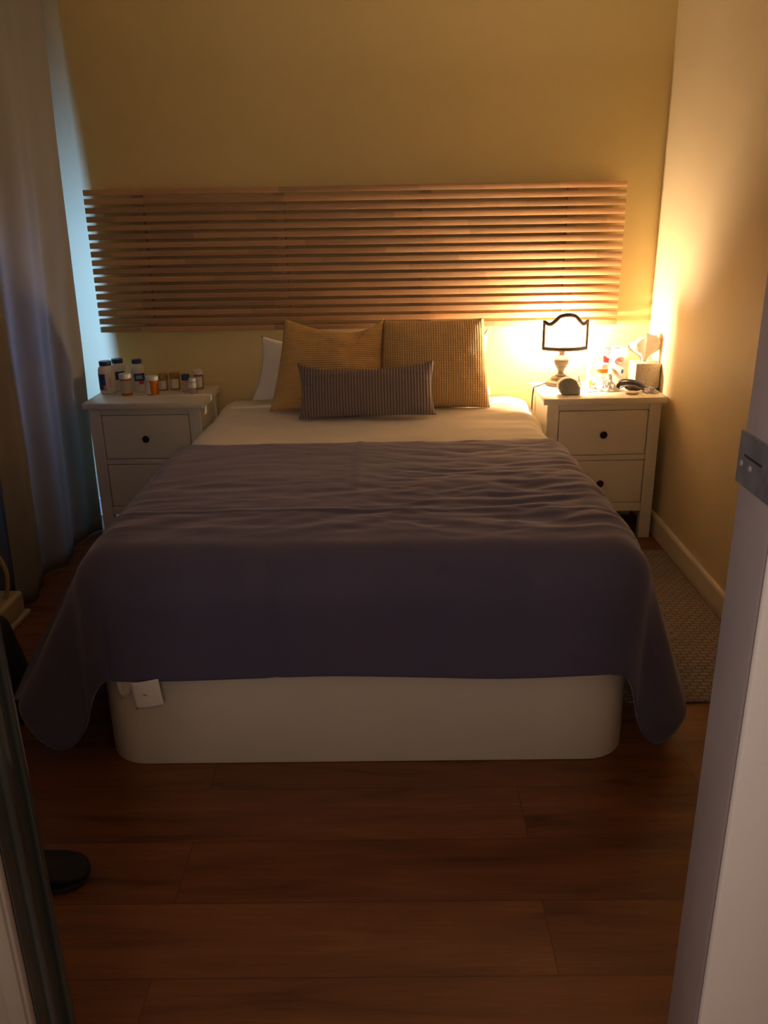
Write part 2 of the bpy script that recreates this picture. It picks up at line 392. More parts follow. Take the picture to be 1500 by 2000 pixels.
struct('trim_4', b, M['jamb_cream'], True)

# ------------------------------------------------------------------ curtains
def curtain(name, label, path, z1, amp, folds, ph, m, lean=(0, 0)):
    """hanging panel: plan path swept up, pleats deepen towards the hem"""
    pts = spline([(x, y, 0) for x, y in path], 40); n = len(pts)-1
    b = bmesh.new()
    def f(u, v):
        i = min(int(u*n), n-1); t = u*n-i; p = pts[i].lerp(pts[i+1], t); d = (pts[i+1]-pts[i]).normalized(); nn = Vector((-d.y, d.x, 0))
        k = 1-v
        w = amp*(.55+.45*k)*(math.sin(2*PI*folds*u+ph+.5*math.sin(2*PI*u*2))+.35*math.sin(2*PI*folds*2.3*u+1.3+1.5*v)) + .010*fbm(u*4, v*2.2, ph)
        p = p+nn*w + Vector((lean[0]*k, lean[1]*k, .0015+v*z1))
        return p
    grid(b, 150, 40, f)
    o = finish(name, b, m, angle=3.2); solid(o, .003, 0)
    return tag(o, label, 'curtain')
curtain('curtain', 'taupe floor-length curtain panel beside the left nightstand, glowing bluish at its edge',
        [(-1.272, -.085), (-1.276, -.30), (-1.288, -.55), (-1.292, -.78), (-1.280, -.96)], 2.44, .022, 2.6, .9, M['curtain'], (-.018, -.12))
curtain('curtain', 'darker curtain panel at the left picture edge behind the cream appliance',
        [(-1.37, -.80), (-1.43, -1.0), (-1.455, -1.2), (-1.47, -1.5), (-1.46, -1.95), (-1.47, -2.4)], 2.44, .03, 6.5, 1.1, M['curtain'])

# ------------------------------------------------------------------ slatted headboard
hb = thing('headboard', 'wide birch headboard of horizontal slats hung on the yellow wall', 'headboard', (0, -.0, .924))
for k in range(17):
    b = bmesh.new(); box(b, -1.2, 1.2, -.014, .014, -.0124, .0124, .002, 2)
    o = finish('slat', b, M['slat'], hb); o.location = (0, -.046, .0128+k*.0373)
for x in (-.972, -.338, .318, .968):
    b = bmesh.new(); box(b, -.022, .022, -.0155, .0155, 0, .62, .002, 1)
    o = finish('batten', b, M['batten'], hb); o.location = (x, -.0162, 0)

# ------------------------------------------------------------------ bed
XB = .065; YFOOT = -2.05
def rrect(hx, y0, y1, r, seg=10):
    out = []
    for cx, cy, a in ((hx-r, y1-r, 0), (-hx+r, y1-r, PI/2), (-hx+r, y0+r, PI), (hx-r, y0+r, 1.5*PI)):
        for k in range(seg+1):
            t = a+PI/2*k/seg; out.append((XB+cx+r*math.cos(t), cy+r*math.sin(t)))
    return out
def slab(b, hx, y0, y1, r, z0, z1, er=.012):
    rows = []
    prof = [(er, z0), (er*.3, z0+er*.3), (0, z0+er), (0, z1-er), (er*.3, z1-er*.3), (er, z1)]
    for ins, z in prof: rows.append([b.verts.new((x, y, z)) for x, y in rrect(hx-ins, y0+ins, y1-ins, r-ins*.5)])
    n = len(rows[0])
    for a, c in zip(rows, rows[1:]):
        for i in range(n): b.faces.new((a[i], a[(i+1) % n], c[(i+1) % n], c[i]))
    b.faces.new(rows[0]); b.faces.new(rows[-1])
bed = thing('bed', 'double bed with a cream boxed base and rounded corners', 'bed', (0, 0, 0))
b = bmesh.new(); slab(b, .730, -2.062, -.06, .115, 0, .335, .006); finish('bed_base', b, M['base'], bed)
b = bmesh.new(); slab(b, .675, -2.0, -.06, .09, .336, .575, .05); finish('mattress', b, M['mattress'], bed)

def drape(b, hw, y_head, y_foot, top, r, wl, wr, wf, flare_l, flare_r, flare_f, nu, nv, wrinkle, fold=.0, fold_l=0.0, wf_fun=None, rf=None, rp=5.):
    """cloth laid over the bed and hanging at both sides and the foot, corners falling in a cone"""
    rf = rf or r
    xl, xr = XB-hw+r, XB+hw-r; yf = y_foot+rf
    W = xr-xl; Lm = y_head-yf
    vs = []
    def hang(a, rr, fl):
        thm = PI/2-fl; arc = rr*thm
        if a <= arc: t = a/rr; return rr*math.sin(t), rr*(1-math.cos(t))
        e = a-arc; return rr*math.sin(thm)+e*math.sin(fl), rr*(1-math.cos(thm))+e*math.cos(fl)
    def pos(s, t):
        # s: across from -wl to W+wr ; t: from 0 (head) to Lm+wf
        a = -s if s < 0 else (s-W if s > W else 0); side = -1 if s < 0 else 1
        bb = max(0, t-Lm)
        x = xl+min(max(s, 0), W); y = y_head-min(t, Lm)
        fl = flare_l if side < 0 else flare_r
        if a == 0 and bb == 0: return Vector((x, y, top))
        if bb == 0:
            rip = .018*math.sin(9*t+1.0*side)*sstep(.06, .45, a)+.010*math.sin(21*t+side)*sstep(.1, .5, a)
            o, d = hang(a, r, fl); return Vector((x+side*(o+rip), y, top-d))
        if a == 0:
            rip = .010*math.sin(7*s+.6)*sstep(.08, .4, bb)
            o, d = hang(bb, rf, flare_f); return Vector((x, y-o-rip, top-d))
        rho = math.hypot(a, bb); phi = math.atan2(bb, a)
        al, be = a/(wl if side < 0 else wr), bb/wf
        rho *= max(al, be)/(al**rp+be**rp)**(1/rp)          # rounded cloth corner
        fm = fold_l if side < 0 else fold; q = phi/(PI/2)
        f2 = fl+(fm-fl)*sstep(0, .55, q)+(flare_f-fm)*sstep(.5, 1, q)
        rr = r+(rf-r)*(phi/(PI/2))
        o, d = hang(rho, rr, f2)
        return Vector((x+side*o*math.cos(phi), y-o*math.sin(phi), top-d))
    for i in range(nu+1):
        row = []
        s = -wl+(W+wl+wr)*i/nu
        wff = wf_fun(s/W) if wf_fun else wf
        for j in range(nv+1):
            t = (Lm+wff)*j/nv
            row.append((s, t, pos(s, t)))
        vs.append(row)
    out = [[None]*(nv+1) for _ in range(nu+1)]
    for i in range(nu+1):
        for j in range(nv+1):
            s, t, p = vs[i][j]
            du = vs[min(i+1, nu)][j][2]-vs[max(i-1, 0)][j][2]; dv = vs[i][min(j+1, nv)][2]-vs[i][max(j-1, 0)][2]
            nn = dv.cross(du)
            nn = nn.normalized() if nn.length > 1e-9 else Vector((0, 0, 1))
            if nn.z < -.2: nn = -nn
            q = p+nn*wrinkle(s/W, t/Lm, p)
            if q.z < .022: q.z = .022
            out[i][j] = b.verts.new(q)
    for i in range(nu):
        for j in range(nv): b.faces.new((out[i][j], out[i+1][j], out[i+1][j+1], out[i][j+1]))

def crease(x, w): return math.exp(-(x/w)**2)
def quilt_wrinkle(u, v, p):
    k = sstep(.72, .98, u)
    return .010*fbm(u*2.2, v*4, 2.)+(.004+.012*k)*fbm(u*4+3*v, v*24, 5., 3)-.012*sstep(.06, 0, v)
b = bmesh.new()
def quilt_foot(u): return .30+.14*math.exp(-((u+.022)/.050)**4)
drape(b, .728, -.045, -2.074, .604, .085, .26, .26, .30, .03, .03, .0, 110, 120, quilt_wrinkle, 0, 0, quilt_foot, .10)
q = finish('duvet', b, M['white_linen'], angle=3.2); solid(q, .018, -1)
tag(q, 'white linen duvet spread over the mattress, bare at the pillow end', 'duvet')

def cover_wrinkle(u, v, p):
    # cross creases left from folding, stronger towards the lamp side, plus packing folds
    top = sstep(1.06, .88, v)
    right = .22+.78*sstep(.35, .9, u)
    w = .0035*fbm(u*1.6, v*3, 1.)
    w += top*right*.0052*(1-2*abs(fbm(u*4.2+1.1*v, v*11+.8*math.sin(u*6), 9., 3)))
    w += top*right*.0016*fbm(u*8, v*30, 4., 2)
    w += top*.0042*(.3+right)*(1-2*abs(fbm(u*5+v*9, v*6-u*3, 13., 2)))*sstep(.30, .55, v)
    w += top*.0045*crease(v-.775+.012*math.sin(5*u), .011)
    w += top*.0040*crease(u-.475-.012*v, .008)*sstep(.72, .55, v)
    w -= .0035*crease(u-.33, .008)*sstep(.0, .1, v)*sstep(.62, .5, v)
    w += top*.006*fbm(u*9+v*4, v*9, 3., 2)*sstep(.72, .8, v)*sstep(1.0, .9, v)
    w += .004*fbm(u*3, v*2, 7., 2)*(1-top)
    w -= .004*crease(u-.31-.05*(v-1.1), .012)*(1-top)
    return w
b = bmesh.new()
drape(b, .757, -1.0, -2.100, .628, .10, .585, .60, .405, .50, .32, .02, 200, 190, cover_wrinkle, .01, .07, None, .13, 5.5)
cv = finish('bedspread', b, M['cover'], angle=3.2); solid(cv, .009, 0)
tag(cv, 'dark navy bedspread folded back from the pillows and hanging over the foot of the bed', 'bedspread')
b = bmesh.new(); grid(b, 8, 8, lambda u, v: Vector(((u-.5)*.075, -.006*math.sin(v*2)-.003*math.sin(u*4), -v*.078)))
lt = finish('care_label', b, M['paper'], cv, angle=3.2); solid(lt, .0008); lt.location = (-.505, -2.124, .305); lt.rotation_euler = (.0, -.13, 0)
lt['label'] = 'white care label below the hem'
b = bmesh.new(); box(b, -.006, .006, -.0005, .0005, -.0012, .0012); o = finish('print_mark', b, M['grey_plastic'], lt, smooth=False); o.location = (-.003, -.0085, -.037); o.rotation_euler = (0, .5, 0)

# ------------------------------------------------------------------ pillows and cushions
def pillow(name, label, cat, m, hw, hh, th, loc, lean, roll=0, yaw=0, sag=0., pinch=.10, ears=.0, skew=0., puff=.5, seed=0., group=None, wr=.004, n=44):
    b = bmesh.new()
    def P(u, v, side):
        x = 2*u-1; y = 2*v-1
        ax, ay = abs(x), abs(y)
        e = max(0, 1-ax**2.2)**puff*max(0, 1-ay**2.2)**puff
        w = hw*x*(1-pinch*(1-ay**2)*ax**3) ; h = hh*y*(1-pinch*(1-ax**2)*ay**3)
        w += skew*hw*x*(-y)*.5*(1 if x < 0 else (.0 if seed == 3 else .6))
        if y > 0:
            h -= sag*y**2*(1-x*x)*(1+.9*x)*(1 if seed == 3 else 1/(1+.9*x))
            h += ears*hh*ay**4*ax**6*(1.0)
        if seed == 3 and side < 0:                     # soft fold running down from the top right corner
            e -= .32*math.exp(-((x-.52-.5*(y-.7))/.08)**2)*sstep(.0, .45, y)*sstep(1, .8, y)*min(1, e*2)
        t = th*e + wr*fbm(x*2.2, y*2.2, seed+side*3)*min(1, e*3)
        t += wr*.9*fbm(math.atan2(y, x)*3.2, (ax+ay)*.8, seed+9)*min(1, e*4)*(ax**3+ay**3)
        return Vector((w, side*t, h))
    A = grid(b, n, n, lambda u, v: P(u, v, -1)); B = grid(b, n, n, lambda u, v: P(u, v, 1))
    bmesh.ops.remove_doubles(b, verts=b.verts[:], dist=.0006)
    o = finish(name, b, m, angle=3.2)
    o.matrix_world = Matrix.Translation(loc) @ Matrix.Rotation(yaw, 4, 'Z') @ Matrix.Rotation(-lean, 4, 'X') @ Matrix.Rotation(roll, 4, 'Y')
    return tag(o, label, cat, group)
ZB = .610
pillow('pillow', 'white bed pillow behind the left mustard cushion, its edge showing at the left', 'pillow', M['white_linen'], .29, .150, .050, (-.185, -.135, ZB+.140), .22, .03, 0, .03, .08, skew=.16, seed=1)
pillow('pillow', 'white bed pillow behind the right mustard cushion, one corner sticking out beside the lamp', 'pillow', M['white_linen'], .250, .135, .05, (.362, -.125, ZB+.128), .22, -.05, 0, .03, .1, ears=.32, seed=2)
pillow('cushion', 'mustard corduroy cushion with a sagging top edge, left of the pair', 'cushion', M['yellow_rib'], .238, .198, .105, (-.116, -.300, ZB+.186), .30, .015, .05, .040, .045, .05, skew=.30, puff=.52, seed=3, wr=.014, group='mustard cushions')
pillow('cushion', 'mustard corduroy cushion with a straight top edge, right of the pair nearest the lamp', 'cushion', M['yellow_rib_v'], .238, .196, .105, (.338, -.290, ZB+.184), .30, -.012, -.03, .0, .025, .02, skew=.16, puff=.52, seed=4, wr=.006, group='mustard cushions')
pillow('cushion', 'grey ribbed lumbar cushion leaning in front of the mustard cushions', 'cushion', M['grey_rib'], .292, .113, .062, (.046, -.490, ZB+.112), .36, -.022, -.02, .018, .055, .10, seed=5, wr=.005)

# ------------------------------------------------------------------ nightstands
def nightstand(x, yfront, rz, label):
    t = thing('nightstand', label, 'nightstand', (x, yfront+.19, 0), rz, 'white two-drawer nightstands')
    hw, hd = .25, .175; W = M['white_furniture']; yf = -hd
    b = bmesh.new(); box(b, -.27, .27, -.19, .19, .632, .660, .004, 2); finish('top', b, W, t)
    for sx in (-1, 1):
        for sy in (-1, 1):
            b = bmesh.new(); x0 = sx*hw; x1 = sx*(hw-.052); y0 = sy*hd; y1 = sy*(hd-.038)
            box(b, min(x0, x1), max(x0, x1), min(y0, y1), max(y0, y1), 0, .6315, .0025, 1); finish('leg', b, W, t)
        b = bmesh.new(); xa = sx*(hw-.006); xb = sx*(hw-.018)
        box(b, min(xa, xb), max(xa, xb), -hd+.038, hd-.038, .135, .6315, .001, 1); finish('side_panel', b, W, t)
    for z0, z1 in ((.6035, .6315), (.3755, .3985), (.132, .1715)):
        b = bmesh.new(); box(b, -hw+.0525, hw-.0525, yf+.002, yf+.022, z0, z1, .0015, 1); finish('face_rail', b, W, t)
    b = bmesh.new(); box(b, -hw+.018, hw-.018, hd-.012, hd-.002, .14, .63); finish('back_panel', b, W, t, smooth=False)
    b = bmesh.new(); box(b, -hw+.019, hw-.019, -hd+.04, hd-.013, .145, .155); finish('bottom_panel', b, W, t, smooth=False)
    for z0, z1, kz in ((.4015, .6005, .497), (.1745, .3725, .272)):
        b = bmesh.new(); box(b, -hw+.0555, hw-.0555, yf+.0025, yf+.022, z0, z1, .002, 1); box(b, -hw+.07, hw-.07, yf+.022, hd-.03, z0+.01, z1-.03)
        d = finish('drawer', b, W, t)
        b = bmesh.new(); lathe(b, [(0, 0), (.007, 0), (.006, .012), (.010, .015), (.0155, .019), (.0165, .024), (.013, .0285), (.006, .030), (0, .0302)], 24)
        k = finish('knob', b, M['knob'], d); k.matrix_local = Matrix.Translation((0, yf+.0024, kz)) @ Matrix.Rotation(PI/2, 4, 'X')
    return t
NS_R = nightstand(1.078, -.430, .012, 'white two-drawer nightstand carrying the lit lamp, against the right wall')
NS_L = nightstand(-.943, -.388, -.02, 'white two-drawer nightstand covered in pill bottles, beside the curtain')
ZT = .6605

# ------------------------------------------------------------------ table lamp
lamp = thing('table_lamp', 'lit table lamp with a turned wooden urn base and an arched cream screen shade', 'lamp', (.940, -.125, ZT))
b = bmesh.new(); lathe(b, [(0, 0), (.066, 0), (.068, .004), (.067, .014), (.062, .019), (.050, .021), (.046, .024), (.044, .034), (.036, .040), (.028, .042), (0, .042)], 40); finish('base', b, M['lampwood'], lamp)
b = bmesh.new(); lathe(b, [(0, .042), (.024, .042), (.026, .046), (.015, .052), (.0125, .060), (.014, .068), (.020, .078), (.028, .092), (.0325, .104), (.0335, .110), (.031, .114), (.0335, .117), (.033, .120), (.024, .130), (.014, .137), (.0115, .143), (.0115, .147), (.0135, .149), (.0135, .160), (.009, .164), (0, .164)], 32); finish('stem', b, M['lampwood'], lamp)
b = bmesh.new(); lathe(b, [(0, .164), (.012, .164), (.012, .230), (0, .230)], 20); finish('socket', b, M['brown'], lamp)
b = bmesh.new(); lathe(b, [(0, .230), (.010, .231), (.012, .238), (.019, .250), (.0215, .263), (.019, .275), (.011, .284), (0, .286)], 24); finish('bulb', b, M['bulb'], lamp)
SR = .135; SHW = .101; Z0s, Z1s = .178, .298       # curved half shade, bowed towards the room
def sh_pt(x, z, dr=0.):
    a = x/SR; return Vector(((SR+dr)*math.sin(a), -.072-(SR+dr)*math.cos(a)+SR*.83, z))
def top_z(x):
    a = abs(x)/SHW
    return Z1s-.010 + .030*sstep(.74, .30, a) + .012*(1-min(1, a/.45)**2) + .008*sstep(.78, 1, a)
b = bmesh.new()
xw = SHW*1.06
grid(b, 40, 16, lambda u, v: sh_pt((2*u-1)*xw, Z0s+(top_z((2*u-1)*SHW)-Z0s)*v))
sh = finish('shade', b, M['shade'], lamp, angle=3.2); solid(sh, .0012)
b = bmesh.new()
loop = [sh_pt(-xw+2*xw*i/40, Z0s, .001) for i in range(41)]; tube(b, loop, .0088, 8)
loop = [sh_pt(-xw+2*xw*i/40, top_z((-1+2*i/40)*SHW), .001) for i in range(41)]; tube(b, loop, .0088, 8)
for s in (-1, 1): tube(b, [sh_pt(s*xw, Z0s-.005+(top_z(SHW)-Z0s+.012)*k/8, .001) for k in range(9)], .0070, 8)
finish('shade_trim', b, M['brown'], lamp)
b = bmesh.new()
tube(b, [(0, 0, .190), (0, -.05, .186), (0, -.094, .182)], .0025, 8); tube(b, [(-.02, 0, .196), (.02, 0, .196)], .003, 8)
finish('shade_bracket', b, M['brown'], lamp)
b = bmesh.new()
tube(b, spline([(-.062, -.005, .012), (-.085, -.012, .006), (-.105, -.03, .0035), (-.124, -.05, .0035), (-.134, -.064, -.004), (-.139, -.07, -.05), (-.1395, -.066, -.18), (-.1385, -.04, -.42), (-.1385, .01, -.64)], 8), .0032, 8)
finish('power_cord', b, M['cord'], lamp)

# ------------------------------------------------------------------ bottles and vials
def arc_label(b, r, z0, z1, a0, a1, seg=14):
    lathe(b, [(r, z0), (r+.0004, z0), (r+.0004, z1), (r, z1)], seg, a0=a0, a1=a1)
def bottle(name, label, loc, r, h, neck, cap_r, cap_h, body_m, cap_m, labels=(), group=None, cat='bottle', rz=0):
    t = thing(name, label, cat, loc, rz, group); hb_ = h-cap_h
    b = bmesh.new(); sh_ = min(.016, r*.55)
    lathe(b, [(0, 0), (r*.92, 0), (r, .003), (r, hb_-sh_-.006), (r*.95, hb_-sh_*.75), (neck*1.15, hb_-.006), (neck, hb_-.003), (neck, hb_), (0, hb_)], 32)
    finish('body', b, body_m, t)
    b = bmesh.new(); lathe(b, [(0, hb_+.0005), (cap_r*.98, hb_+.0005), (cap_r, hb_+.002), (cap_r, h-.003), (cap_r*.92, h), (0, h)], 32); finish('cap', b, cap_m, t)
    for i, (nm, m, z0, z1, a0, a1) in enumerate(labels):
        b = bmesh.new(); arc_label(b, r+.0003+.0004*i, z0*h, z1*h, a0, a1); finish(nm, b, m, t)
    return t
F = -PI/2          # towards the camera
def vial(name, label, loc, r, h, amber, labels, group=None, capm=None, rz=0):
    t = thing(name, label, 'pill bottle', loc, rz, group); hb_ = h*.80
    b = bmesh.new(); lathe(b, [(0, 0), (r*.94, 0), (r, .002), (r, hb_*.93), (r*1.04, hb_*.94), (r*1.04, hb_), (r*.98, hb_), (0, hb_)], 30); finish('body', b, amber, t)
    b = bmesh.new(); cr = r*1.10
    lathe(b, [(0, hb_*.97), (cr, hb_*.97), (cr, h-.004), (cr*.93, h-.0005), (cr*.8, h), (0, h)], 30); finish('cap', b, capm or M['white_plastic'], t)
    for i, (nm, m, z0, z1, a0, a1) in enumerate(labels):
        b = bmesh.new(); arc_label(b, r+.0003+.0004*i, z0*h, z1*h, a0, a1); finish(nm, b, m, t)
    return t
GL = 'bottles on the left nightstand'
bottle('pill_bottle', 'big white bottle with navy cap and navy label, leftmost on the left nightstand', (-1.168, -.150, ZT), .036, .148, .026, .0275, .020, M['white_plastic'], M['navy'],
       [('label', M['paper'], .10, .66, F-1.5, F+1.6), ('printed_label', M['navy_label'], .12, .62, F-1.45, F+.10), ('print_mark', M['pink'], .14, .28, F-.22, F+.12), ('print_text', M['pink'], .20, .50, F+.62, F+.72)], GL)
bottle('pill_bottle', 'white navy-capped bottle tucked behind the leftmost big bottle', (-1.133, -.083, ZT), .034, .146, .025, .0265, .019, M['white_plastic'], M['navy'],
       [('printed_label', M['navy_label'], .36, .62, F-.15, F+1.2)], GL)
bottle('pill_bottle', 'slim white bottle with navy cap standing third from the curtain', (-1.032, -.115, ZT), .031, .147, .020, .0225, .018, M['white_plastic'], M['navy'],
       [('printed_label', M['navy_label'], .34, .58, F-.35, F+1.4), ('print_text', M['lightblue'], .41, .52, F-.05, F+.9), ('print_mark', M['red'], .24, .34, F+.3, F+1.1)], GL)
vial('pill_vial', 'amber pill vial wrapped in a cream label, in front of the navy-capped bottles', (-1.066, -.205, ZT), .0255, .098, M['orange'],
     [('label', M['beige'], .12, .70, F-1.35, F+1.35)], GL)
vial('pill_vial', 'bright orange pill vial with white cap and half-turned white label', (-.944, -.205, ZT), .0265, .086, M['orange'],
     [('label', M['paper'], .06, .74, F-1.6, F-.15)], GL)
vial('pill_vial', 'pale amber vial with a white label, left of the close pair behind', (-.922, -.105, ZT), .0225, .075, M['amber_dim'],
     [('label', M['paper'], .10, .62, F-1.1, F+.9)], GL, M['amber_dim'])
vial('pill_vial', 'pale amber vial with a white label, right of the close pair behind', (-.868, -.090, ZT), .0225, .077, M['amber_dim'],
     [('label', M['paper'], .10, .66, F-1.2, F+.9)], GL, M['amber_dim'])
bottle('medicine_bottle', 'small pinkish bottle with a dark blue cap', (-.803, -.150, ZT), .0185, .080, .013, .0185, .026, mat('pinkish_plastic', (.60, .42, .36), .35), M['navy'],
       [('label', M['beige'], .15, .52, F-.9, F+1.0)], GL)
bottle('medicine_bottle', 'little white bottle at the right front of the left nightstand', (-.762, -.195, ZT), .0185, .070, .015, .0175, .016, M['clear'], M['white_plastic'],
       [('label', M['paper'], .40, .74, F-1.3, F+1.3)], GL)
vial('pill_vial', 'white-capped amber vial behind the little white bottle', (-.757, -.085, ZT), .0215, .089, M['amber_dim'],
     [('label', M['paper'], .10, .66, F-1.2, F+1.0)], GL)

# ------------------------------------------------------------------ things on the right nightstand
def clock():
    t = thing('alarm_clock', 'small grey-green rounded clock standing in front of the lamp', 'clock', (.935, -.345, ZT), .05)
    def outline(s):
        pts = []
        for k in range(25):                        # round left and top, straight right side, flat bottom
            a = math.radians(232-212*k/24); pts.append((-.008+.044*math.cos(a), .041+.034*math.sin(a)))
        pts = [(max(-.05, x), max(0.002, z)) for x, z in pts]
        pts += [(.0475, .028), (.049, .004), (.046, .001), (-.030, .001), (-.037, .008)]
        cx, cz = 0, .034
        return [(cx+(x-cx)*s, cz+(z-cz)*s if s != 1 else z) for x, z in pts]
    b = bmesh.new(); prism(b, outline(1), -.016, .022); bmesh.ops.bevel(b, geom=[e for e in b.edges if abs(e.verts[0].co.y-e.verts[1].co.y) < 1e-6], offset=.004, segments=3, affect='EDGES')
    finish('case', b, M['clock'], t)
    b = bmesh.new(); o2 = outline(.93); o1 = outline(.84)
    A = [b.verts.new((x, -.0165, z)) for x, z in o2]; B = [b.verts.new((x, -.0185, z)) for x, z in o1]
    for i in range(len(A)): b.faces.new((A[i], A[(i+1) % len(A)], B[(i+1) % len(A)], B[i]))
    b.faces.new(A); b.faces.new(B)
    finish('face', b, M['clock_face'], t)
    b = bmesh.new(); o1 = outline(.985)[3:24]
    tube(b, [(x, -.0155, z) for x, z in o1], .0022, 8); finish('rim', b, M['clock_edge'], t)
    b = bmesh.new()
    for k in range(4): box(b, -.034, .002, -.0192, -.0184, .024+k*.006, .0266+k*.006, .0004, 1)
    finish('display', b, M['grey_plastic'], t)
    b = bmesh.new(); lathe(b, [(0, 0), (.0055, 0), (.005, .002), (0, .0026)], 18); o = finish('button', b, M['clock_edge'], t); o.matrix_local = Matrix.Translation((.031, -.0184, .046)) @ Matrix.Rotation(PI/2, 4, 'X')
clock()
t = thing('dropper_bottle', 'tiny clear dropper bottle with a grey pointed nozzle beside the clock', 'bottle', (1.004, -.215, ZT))
b = bmesh.new(); lathe(b, [(0, 0), (.012, 0), (.013, .002), (.013, .024), (.010, .029), (.006, .031), (0, .031)], 24); finish('body', b, M['clear'], t)
b = bmesh.new(); lathe(b, [(0, .0312), (.0085, .0312), (.0085, .040), (.0045, .044), (.0028, .058), (.0015, .060), (0, .060)], 20); finish('nozzle', b, M['grey_plastic'], t)
# small carton with grey printing
t = thing('medicine_carton', 'small white carton with a grey printed panel behind the orange-banded vial', 'box', (1.108, -.072, ZT), -.10)
b = bmesh.new(); box(b, -.036, .036, -.014, .014, 0, .128, .0015, 1); finish('carton', b, M['paper'], t)
b = bmesh.new()
for k in range(9): box(b, -.022, .032-.004*(k % 3), -.0148, -.0143, .036+k*.0092, .0415+k*.0092)
box(b, -.022, .033, -.0148, -.0143, .112, .122); finish('printed_panel', b, M['grey_label'], t, smooth=False)
vial('pill_vial', 'white-capped vial with an orange band and white label on the right nightstand', (1.124, -.155, ZT), .0262, .102, M['orange'],
     [('label', M['paper'], .05, .60, F-1.6, F+1.4), ('print_text', M['grey_label'], .36, .40, F-.5, F+.6), ('print_mark', M['yellow'], .18, .30, F-.1, F+.35)])
t = thing('ointment_tube', 'little yellow capped tube lying at the foot of the white carton', 'tube', (1.076, -.148, ZT+.0075), .0)
b = bmesh.new(); lathe(b, [(0, 0), (.0068, 0), (.0074, .003), (.0070, .016), (.0045, .022), (0, .024)], 18); o = finish('cap', b, M['yellow'], t); o.location = (0, 0, -.0072)
b = bmesh.new(); tube(b, [(.004, .006, 0), (.02, .014, -.001), (.036, .022, -.003)], .006, 12, [.0065, .006, .004]); finish('tube_body', b, M['paper'], t)
# pouches
def pouch(name, label, loc, rz, lean, roll, w, h, m, th=.010):
    t = thing(name, label, 'pouch', loc, rz); t.rotation_euler = (-lean, roll, rz)
    b = bmesh.new()
    def P(u, v, s):
        x = 2*u-1; e = (max(0, 1-abs(x)**3)**.6)*(max(0, math.sin(PI*min(1, v*1.06+.0)))**.7 if v < .94 else 0)
        return Vector((w*x*(1-.03*math.sin(PI*v)), s*th*e+.002*fbm(u*3, v*4, w*50+s), h*v+.004*math.cos(x*2)*(1 if v > .9 else 0)))
    grid(b, 18, 24, lambda u, v: P(u, v, -1)); grid(b, 18, 24, lambda u, v: P(u, v, 1)); bmesh.ops.remove_doubles(b, verts=b.verts[:], dist=.0004)
    finish('pouch_body', b, m, t, angle=3.2); return t
pp = pouch('snack_pouch', 'pink and red packet half hidden behind the white pouch', (1.168, -.068, ZT+.007), -.05, .12, .10, .036, .150, M['pink'])
b = bmesh.new(); box(b, -.020, .020, -.0130, -.0124, .066, .100, .0008, 1); finish('printed_panel', b, M['red'], pp)
wp = pouch('snack_pouch', 'white pouch with a red swirl emblem leaning on the pink packet', (1.196, -.112, ZT+.007), -.08, .22, .18, .046, .160, M['white_plastic'])
b = bmesh.new()     # red looping script emblem
tube(b, [(.001+.021*math.cos(a)*(1-.10*math.sin(a)), -.0118, .098+.016*math.sin(a)+.004*math.cos(a)) for a in [math.radians(25+300*k/30) for k in range(31)]], .003, 6, [.0012+.0022*math.sin(PI*k/30) for k in range(31)], .4)
tube(b, spline([(-.010, -.0122, .096), (-.004, -.0122, .104), (0, -.0122, .094), (.005, -.0122, .103), (.009, -.0122, .095), (.015, -.0122, .102)], 5), .0013, 6)
finish('emblem', b, M['red'], wp)
b = bmesh.new(); box(b, .026, .040, -.0080, -.0073, .124, .127); finish('print_text', b, M['lightblue'], wp, smooth=False)
b = bmesh.new()
for k in range(3): tube(b, [(-.03+.006*k, -.0125, .062-.004*k), (-.022+.01*k, -.0128, .052-.003*k), (-.016+.012*k, -.0125, .034)], .0045, 7, [.002, .005, .002], .35)
finish('printed_picture', b, mat('brown_print', (.30, .13, .07), .5), wp)
b = bmesh.new(); lathe(b, [(0, 0), (.006, 0), (.005, .0008), (0, .001)], 16); o = finish('printed_dot', b, M['navy_label'], wp); o.matrix_local = Matrix.Translation((.022, -.0126, .052)) @ Matrix.Rotation(PI/2, 4, 'X') @ Matrix.Diagonal((1, 1.7, 1, 1))
# crumpled wrapper and tissue
def crumple(name, label, cat, loc, sx, sy, sz, m, seed, rz=0, amp=.45, peak=None):
    b = bmesh.new()
    def P(u, v):
        a = 2*PI*u; r = v
        x = math.cos(a)*r; y = math.sin(a)*r
        k = 1+amp*fbm(math.cos(a)*1.7, math.sin(a)*1.7, seed)
        hgt = (1-r**1.6)*(.55+.9*abs(fbm(x*3, y*3, seed+4)))+.10*(1-r)*abs(fbm(x*9, y*9, seed+7))
        if peak: hgt += peak[2]*math.exp(-((x-peak[0])**2+(y-peak[1])**2)/.05)
        return Vector((x*sx*k, y*sy*k, .001+max(0, hgt)*sz))
    n = 60; rows = []
    for j in range(1, 23): rows.append([b.verts.new(P(i/n, j/22)) for i in range(n)])
    c = b.verts.new(P(0, 0))
    for i in range(n): b.faces.new((c, rows[0][i], rows[0][(i+1) % n]))
    for q1, q2 in zip(rows, rows[1:]):
        for i in range(n): b.faces.new((q1[i], q2[i], q2[(i+1) % n], q1[(i+1) % n]))
    o = finish(name, b, m, angle=.9); o.location = loc; o.rotation_euler = (0, 0, rz); solid(o, .0008, 1)
    return tag(o, label, cat)
crumple('plastic_wrapper', 'crumpled white plastic wrapper heaped in front of the white pouch', 'wrapper', (1.128, -.258, ZT), .050, .048, .050, M['wrap'], 3.1, .3, .3, (.35, .3, .9))
